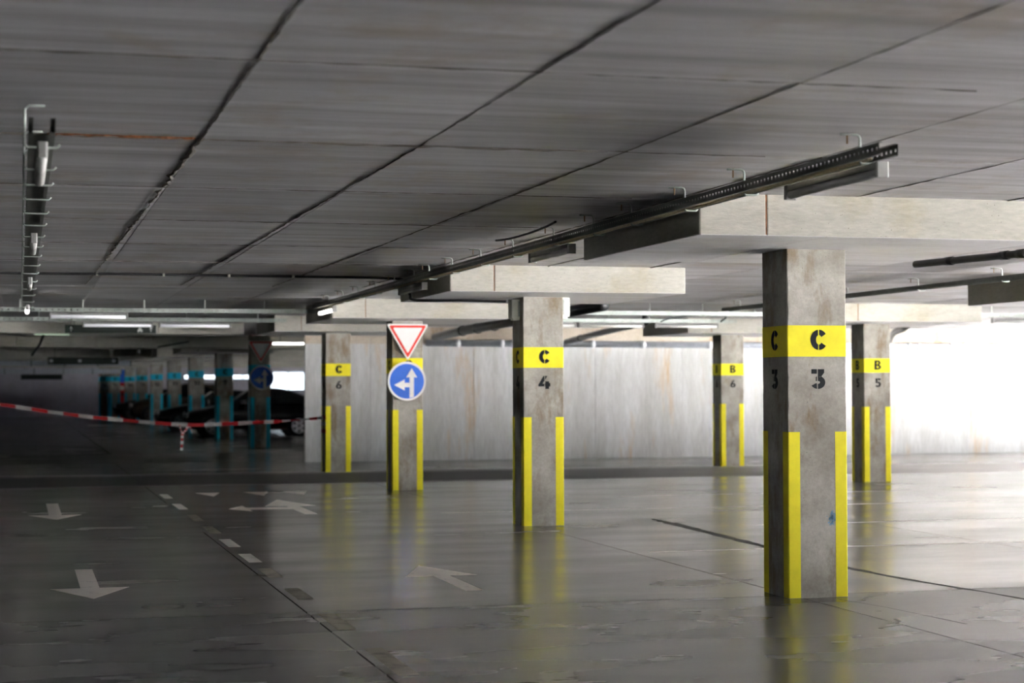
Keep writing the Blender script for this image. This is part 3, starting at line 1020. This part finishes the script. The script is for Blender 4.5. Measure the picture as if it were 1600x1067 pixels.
for k, (a, b, bright) in enumerate([(10.1, 11.2, 0), (12.1, 13.0, 0), (13.9, 14.7, 0), (15.6, 16.4, 0), (17.0, 17.9, 1), (18.7, 19.7, 1), (20.5, 21.6, 0), (22.5, 23.6, 0), (24.7, 25.9, 2), (27.2, 28.3, 1)]):
    x = 2.10
    marking('centre_dash', [[(x - 0.06, a), (x + 0.06, a), (x + 0.06, b), (x - 0.06, b)]], M['mark'] if bright == 2 else M['bay'] if bright else M['markfaint'],
            f'{order[k]} dash of the lane centre line counted from the camera', group=gd)
gb = 'parking bay lines'
for x0, x1, y, lab in ((5.9, 10.4, 16.95, 'thin white bay line between columns C3 and C4, nearest one'),
                       (8.2, 12.6, 19.9, 'thin white bay line right of column C3, second nearest'),
                       (5.2, 13.2, 23.0, 'thin white bay line just behind column C4'),
                       (8.5, 13.2, 25.7, 'thin white bay line in front of column B5'),
                       (6.6, 8.6, 30.9, 'short white bay line before the dark floor strip'),
                       (3.1, 4.6, 36.6, 'faint bay line under the hanging tape end')):
    marking('bay_line', [[(x0, y - 0.03), (x1, y - 0.03), (x1, y + 0.03), (x0, y + 0.03)]], M['bay'], lab, group=gb)

# opened floor crack
pts = smooth_path([(7.40, 21.15, 0), (7.37, 20.2, 0), (7.28, 18.6, 0), (7.20, 17.25, 0), (7.10, 15.9, 0), (7.06, 14.96, 0), (7.10, 14.0, 0), (7.28, 12.4, 0), (7.42, 10.5, 0)], 10)
mb = MB()
vs, fs = [], []
for i, p in enumerate(pts):
    t = i / (len(pts) - 1)
    w = (0.06 * min(1, t * 9 + 0.1) * (1.3 - t)) * random.uniform(0.65, 1.3)
    j = random.uniform(-0.008, 0.008)
    vs += [(p.x - w + j, p.y, 0.0012), (p.x + w + j, p.y, 0.0012)]
    if i:
        fs.append((2 * i - 2, 2 * i - 1, 2 * i + 1, 2 * i))
mb.add(vs, fs)
tag(mb.build('floor_crack', M['crack']), 'dark curving crack in the floor passing behind column C3', 'crack')
pts = [(5.95, 12.8), (6.06, 12.2), (6.15, 11.2)]
mb = MB()
vs, fs = [], []
for i, (x, y) in enumerate(pts):
    vs += [(x - 0.004, y, 0.001), (x + 0.004, y, 0.001)]
    if i:
        fs.append((2 * i - 2, 2 * i - 1, 2 * i + 1, 2 * i))
mb.add(vs, fs)
tag(mb.build('floor_crack', M['crack']), 'hairline floor crack at the foot of column C3', 'crack')

# ------------------------------------------------------------------ barrier tape
def tape():
    root = empty('barrier_tape')
    tag(root, 'red and white barrier tape strung low across the driving lane', 'barrier tape')
    way = smooth_path([(-1.4, 36.0, 1.44), (-0.36, 36.0, 1.31), (0.8, 35.9, 1.13), (1.9, 35.8, 1.0), (3.1, 35.6, 0.905), (4.3, 35.3, 0.94), (5.0, 35.1, 0.98), (5.595, 34.9, 1.03)], 16)
    n = len(way)
    seg = 4
    for i in range(0, n - 1, seg):
        mb = MB()
        vs, fs = [], []
        for q, p in enumerate(way[i:i + seg + 1]):
            k = i + q
            tw = 0.25 * math.sin(k * 0.21) + (0.9 if k < 10 or k > 90 else 0)
            a, b = 0.036 * math.cos(tw), 0.036 * math.sin(tw)
            vs += [(p.x, p.y - b, p.z - a), (p.x, p.y + b, p.z + a)]
            if q:
                fs.append((2 * q - 2, 2 * q - 1, 2 * q + 1, 2 * q))
        mb.add(vs, fs)
        mb.build('tape_strip', M['tapered'] if (i // seg) % 2 == 0 else M['tapewhite'], root)
    # knot and tails
    def tail(pts, w):
        pts = smooth_path(pts, 3)
        for i in range(0, len(pts) - 1):
            p, q = pts[i], pts[i + 1]
            MB().add([(p.x - w, p.y, p.z), (p.x + w, p.y + 0.01, p.z), (q.x + w, q.y + 0.01, q.z), (q.x - w, q.y, q.z)], [(0, 1, 2, 3)]).build(
                'tape_tail', M['tapered'] if i % 2 == 0 else M['tapewhite'], root)
    tail([(3.12, 35.58, 0.90), (3.06, 35.56, 0.80), (3.0, 35.55, 0.74), (2.99, 35.55, 0.60), (2.98, 35.55, 0.42)], 0.026)
    tail([(2.95, 35.58, 0.90), (2.97, 35.56, 0.80), (3.0, 35.55, 0.73)], 0.014)
    tail([(3.13, 35.58, 0.88), (3.16, 35.56, 0.82), (3.18, 35.55, 0.76)], 0.014)
    # turns around column C6
    e = CW / 2 + 0.004
    for dz, mat in ((0.0, 0), (-0.12, 1), (-0.26, 0)):
        mb = MB()
        mb.box(-e, -e + 0.003, -e, e, 0, 0.075)
        o = mb.build('tape_wrap', M['tapered'] if mat == 0 else M['tapewhite'], root)
        o.location = (XC, YC6 + CW / 2, 1.00 + dz)
tape()

# ------------------------------------------------------------------ far hall: beams, boards, ducts
def beam(x0, x1, y0, y1, z0, label, segs):
    root = empty('cross_beam', (x0, y0, z0))
    tag(root, label, 'beam', 'cross beams over the lane')
    step = (x1 - x0) / segs
    for i in range(segs):
        MB().cbox(i * step + 0.004, (i + 1) * step - 0.004, 0, y1 - y0, random.uniform(0, 0.01), ZC - z0 + 0.005, 0.006).build('beam_segment', M['drop'], root)


beam(-5.9, 4.4, 37.6, 38.6, 2.70, 'pale cross beam over the lane above the dark arrow board', 6)
beam(-5.9, 25.0, 47.8, 48.9, 2.64, 'greenish cross beam over the lane, second from the camera', 16)
beam(-5.9, 25.0, 63.0, 64.0, 2.55, 'dim cross beam over the lane, third from the camera', 14)
beam(-5.9, 25.0, 80.0, 81.0, 2.50, 'dim cross beam over the lane, farthest one', 12)


def board(x0, x1, y, z0, z1, label, icons):
    root = empty('sign_board', ((x0 + x1) / 2, y, z0))
    tag(root, label, 'sign', 'hanging direction boards')
    w, h = (x1 - x0) / 2, z1 - z0
    MB().cbox(-w, w, 0, 0.06, 0, h, 0.01).build('panel', M['board'], root)
    for s in (-0.8, 0.8):
        MB().tube([(w * s, 0.03, h), (w * s, 0.03, ZC - z0)], 0.01, 6).build('hanging_rod', M['steel'], root)
    for kind, fx in icons:
        cx = -w + 2 * w * fx
        mb = MB()
        if kind == 'arrow':
            for p in ([(-.10, .48), (.0, .62), (0, .85)], [(.0, .62), (.10, .48), (0, .85)], [(-.02, .2), (.02, .2), (.02, .72), (-.02, .72)]):
                mb.poly_y([(cx + a * h * 1.9, b * h) for a, b in p], -0.002, 0.001)
        elif kind == 'car':
            for p in ([(-.22, .25), (.22, .25), (.22, .45), (-.22, .45)], [(-.15, .45), (.15, .45), (.09, .68), (-.09, .68)], [(-.2, .14), (-.1, .14), (-.1, .25), (-.2, .25)], [(.1, .14), (.2, .14), (.2, .25), (.1, .25)]):
                mb.poly_y([(cx + a * h * 1.3, b * h) for a, b in p], -0.002, 0.001)
        else:
            mb.poly_y([(cx - .05, .3 * h), (cx + .05, .3 * h), (cx + .05, .7 * h), (cx - .05, .7 * h)], -0.002, 0.001)
        mb.build(kind + '_symbol', M['signwhite'] if kind != 'mark' else M['pvc'], root)


board(0.85, 2.60, 36.9, 2.685, 2.85, 'dark green board with white arrows and a car symbol', [('arrow', 0.065), ('car', 0.82), ('arrow', 0.94)])
board(0.85, 3.05, 60.0, 2.37, 2.60, 'black board with faint marks hung over the lane', [('mark', 0.05), ('mark', 0.45), ('mark', 0.93)])
board(0.05, 2.0, 92.0, 2.05, 2.30, 'small black board hung before the dark end wall', [])
for x0, x1, y, z, lab in ((-2.0, 4.0, 70.0, 2.45, 'long grey duct crossing the far lane, nearer one'), (-2.0, 4.6, 88.0, 2.30, 'long grey duct crossing the far lane, farther one')):
    root = empty('air_duct', (x0, y, z))
    tag(root, lab, 'duct', 'air ducts')
    k = 5
    for i in range(k):
        s = (x1 - x0) / k
        MB().cbox(i * s + 0.003, (i + 1) * s - 0.003, 0, 0.5, 0, 0.22, 0.02).build('duct_section', M['pvc'], root)
        MB().box((i + 1) * s - 0.02, (i + 1) * s + 0.02, -0.02, 0.52, -0.02, 0.24).build('flange', M['steel'], root)
pipe([(0.55, 45.0, 2.90), (0.48, 46.5, 2.70), (0.30, 47.6, 2.45)], 0.03, M['pipe'], 'thin dark pipe bending down before the greenish beam')
pipe([(3.4, 47.78, 2.66), (4.2, 47.78, 2.80)], 0.02, M['pipe'], 'thin dark slanting pipe on the greenish beam')
# security camera on the second beam
root = empty('security_camera', (2.95, 48.0, 2.64))
tag(root, 'small dark security camera under the greenish beam', 'camera')
MB().tube([(0, 0, 0), (0, 0, -0.06), (0, -0.05, -0.10)], 0.012, 6).build('bracket', M['steel'], root)
MB().tube([(0, 0.12, -0.10), (0, -0.18, -0.13)], 0.05, 10).build('housing', M['steel'], root)
MB().tube([(0, -0.17, -0.13), (0, -0.20, -0.133)], 0.035, 10).build('lens', M['lamp'], root)

# pay machine at the end of the blue row
root = empty('pay_machine', (4.93, 94.6, ZF2))
tag(root, 'red machine with a blue sign panel on top in the far row', 'machine')
MB().cbox(-0.23, 0.23, 0, 0.35, 0, 1.78, 0.02).build('cabinet', M['redbox'], root)
MB().cbox(-0.10, 0.23, 0.05, 0.30, 1.78, 2.42, 0.02).build('blue_panel', M['signblue'], root)
MB().cbox(-0.23, -0.11, 0.05, 0.30, 1.78, 2.42, 0.02).build('white_panel', M['signwhite'], root)
MB().box(-0.11, 0.13, -0.003, 0.001, 1.40, 1.60).build('label_plate', M['signwhite'], root)
MB().box(0.0, 0.12, -0.004, 0.001, 1.10, 1.28).build('slot', M['black'], root)

# ------------------------------------------------------------------ parked cars
def car(x_nose, y_side, z, paint, rim, label, length=4.5, h=1.48, width=1.78, suv=False):
    """nose at x_nose pointing to -x, near flank at y_side"""
    root = empty('parked_car', (x_nose, y_side + width / 2, z))
    tag(root, label, 'car', 'parked cars')
    hw = width / 2
    L = length / 4.5
    H = h / 1.48
    # stations: x, z bottom, z shoulder, z top, half width at shoulder, half width at top
    st = [(0.00, .42, .55, .62, .60, .50), (0.06, .25, .60, .70, .80, .66), (0.25, .20, .66, .78, .90, .74), (0.75, .18, .74, .90, .97, .80), (1.25, .18, .84, .98, .99, .82),
          (1.45, .18, .86, 1.06, 1.0, .78), (2.05, .18, .90, 1.44, 1.0, .66), (2.6, .18, .92, 1.48, 1.0, .66), (3.3, .18, .93, 1.43, 1.0, .64),
          (3.95, .18, .94, 1.12 if not suv else 1.38, .98, .72), (4.3, .24, .92, 1.02 if not suv else 1.22, .93, .74), (4.45, .35, .86, .95, .84, .68), (4.5, .48, .80, .86, .72, .60)]
    mb = MB()
    vs, fs = [], []
    for (x, zb, zs, zt, ws, wt) in st:
        x *= L
        half = [(0.80 * ws, zb), (0.99 * ws, zb + 0.10), (1.0 * ws, (zb + zs) / 2 + 0.05), (0.985 * ws, zs), (wt + 0.03, zt - 0.06), (wt * 0.85, zt), (0, zt + 0.015)]
        ring = [(-a * hw, b * H) for a, b in half] + [(a * hw, b * H) for a, b in reversed(half[:-1])]
        vs += [(x, a, b) for a, b in ring]
    n = 13
    for i in range(len(st) - 1):
        for k in range(n):
            fs.append((i * n + k, i * n + (k + 1) % n, (i + 1) * n + (k + 1) % n, (i + 1) * n + k))
    fs += [list(range(n)), [(len(st) - 1) * n + k for k in range(n)][::-1]]
    mb.add(vs, fs)
    body = mb.build('body', paint, root, True)
    md = body.modifiers.new('smooth', 'SUBSURF')
    md.levels = md.render_levels = 2
    # glass
    for s in (-1, 1):
        mb = MB()
        y0, y1 = s * hw * 0.985, s * hw * 0.735
        top, bot = 1.37 * H, 0.97 * H
        ring = [(1.62 * L, bot), (2.12 * L, top), (2.72 * L, top), (2.72 * L, bot)]
        ring2 = [(2.78 * L, bot), (2.78 * L, top), (3.2 * L, top * 0.98), (3.75 * L, bot)]
        for rg in (ring, ring2):
            q = [(x, (y0 if zz < 1.1 * H else y1) + s * 0.005, zz) for x, zz in rg]
            q2 = [(x, yy - s * 0.03, zz) for x, yy, zz in q]
            mb.add(q + q2, [(0, 1, 2, 3), (7, 6, 5, 4)] + [(i, (i + 1) % 4, 4 + (i + 1) % 4, 4 + i) for i in range(4)])
        mb.build('side_window', M['glass'], root)
    q = [(1.42 * L, -hw * .72, 1.02 * H), (1.42 * L, hw * .72, 1.02 * H), (2.0 * L, hw * .58, 1.41 * H), (2.0 * L, -hw * .58, 1.41 * H)]
    mb = MB().add(q + [(x + 0.03, yy, zz - 0.03) for x, yy, zz in q], [(0, 1, 2, 3), (7, 6, 5, 4)] + [(i, (i + 1) % 4, 4 + (i + 1) % 4, 4 + i) for i in range(4)])
    mb.build('windscreen', M['glass'], root)
    for s in (-1, 1):
        for x in (0.82 * L, 3.50 * L):
            r = 0.32 * (1.08 if suv else 1)
            wy = s * (hw - 0.09)
            MB().tube([(x, wy - 0.11, r), (x, wy + 0.11 + 0.0, r)], r * 1.14, 24).build('wheel_arch', M['black'], root)
            wh = MB().tube([(x, wy - 0.10, r), (x, wy - 0.06, r), (x, wy + 0.06 , r), (x, wy + 0.10, r)], [r * .94, r, r, r * .94], 28).build('wheel', M['tyre'], root, True)
            wh.location = (0, s * 0.03, 0)
            mb = MB()
            for k in range(6):
                a = math.pi / 3 * k
                ca, sa = math.cos(a), math.sin(a)
                for (r0, r1, w0, w1) in ((0.03, r * 0.66, 0.045, 0.055),):
                    ring = [(r0 * ca - w0 * sa, r0 * sa + w0 * ca), (r1 * ca - w1 * sa, r1 * sa + w1 * ca), (r1 * ca + w1 * sa, r1 * sa - w1 * ca), (r0 * ca + w0 * sa, r0 * sa - w0 * ca)]
                    mb.poly_y([(x + a_, r + b_) for a_, b_ in ring], wy + s * 0.10, wy + s * 0.125)
            for k in range(28):
                a, b = 2 * math.pi * k / 28, 2 * math.pi * (k + 1) / 28
                r0, r1 = r * 0.62, r * 0.72
                mb.poly_y([(x + r0 * math.cos(a), r + r0 * math.sin(a)), (x + r1 * math.cos(a), r + r1 * math.sin(a)), (x + r1 * math.cos(b), r + r1 * math.sin(b)), (x + r0 * math.cos(b), r + r0 * math.sin(b))], wy + s * 0.10, wy + s * 0.125)
            mb.build('rim', rim, wh)
        MB().tube([(0.10 * L, s * hw * 0.66, 0.66 * H), (0.02 * L, s * hw * 0.66, 0.65 * H)], [0.11, 0.07], 12).build('headlamp', M['lamp'], root, True)
        MB().cbox(1.62 * L, 1.80 * L, s * (hw + 0.10) - 0.09, s * (hw + 0.10) + 0.09, 0.98 * H, 1.10 * H, 0.03).build('mirror', paint, root)
    MB().box(-0.012, 0.05, -0.42, 0.42, 0.46 * H, 0.58 * H).build('grille', M['black'], root)
    return root


car(4.87, 56.4, ZF2, M['carblack'], M['rim'], 'black car with bright six-spoke wheels, nearest of the parked row', 4.4, 1.50)
car(4.55, 64.2, ZF2, M['carnavy'], M['rimdark'], 'very dark car, second nearest of the parked row', 4.4, 1.44)
car(4.55, 80.0, ZF2, M['carbrown'], M['rimdark'], 'brownish grey tall car with dull wheels, third of the parked row', 4.6, 1.72, 1.85, True)
car(4.30, 89.0, ZF2, M['carblack'], M['rimdark'], 'black car farthest along the parked row by the end wall', 4.4, 1.46)
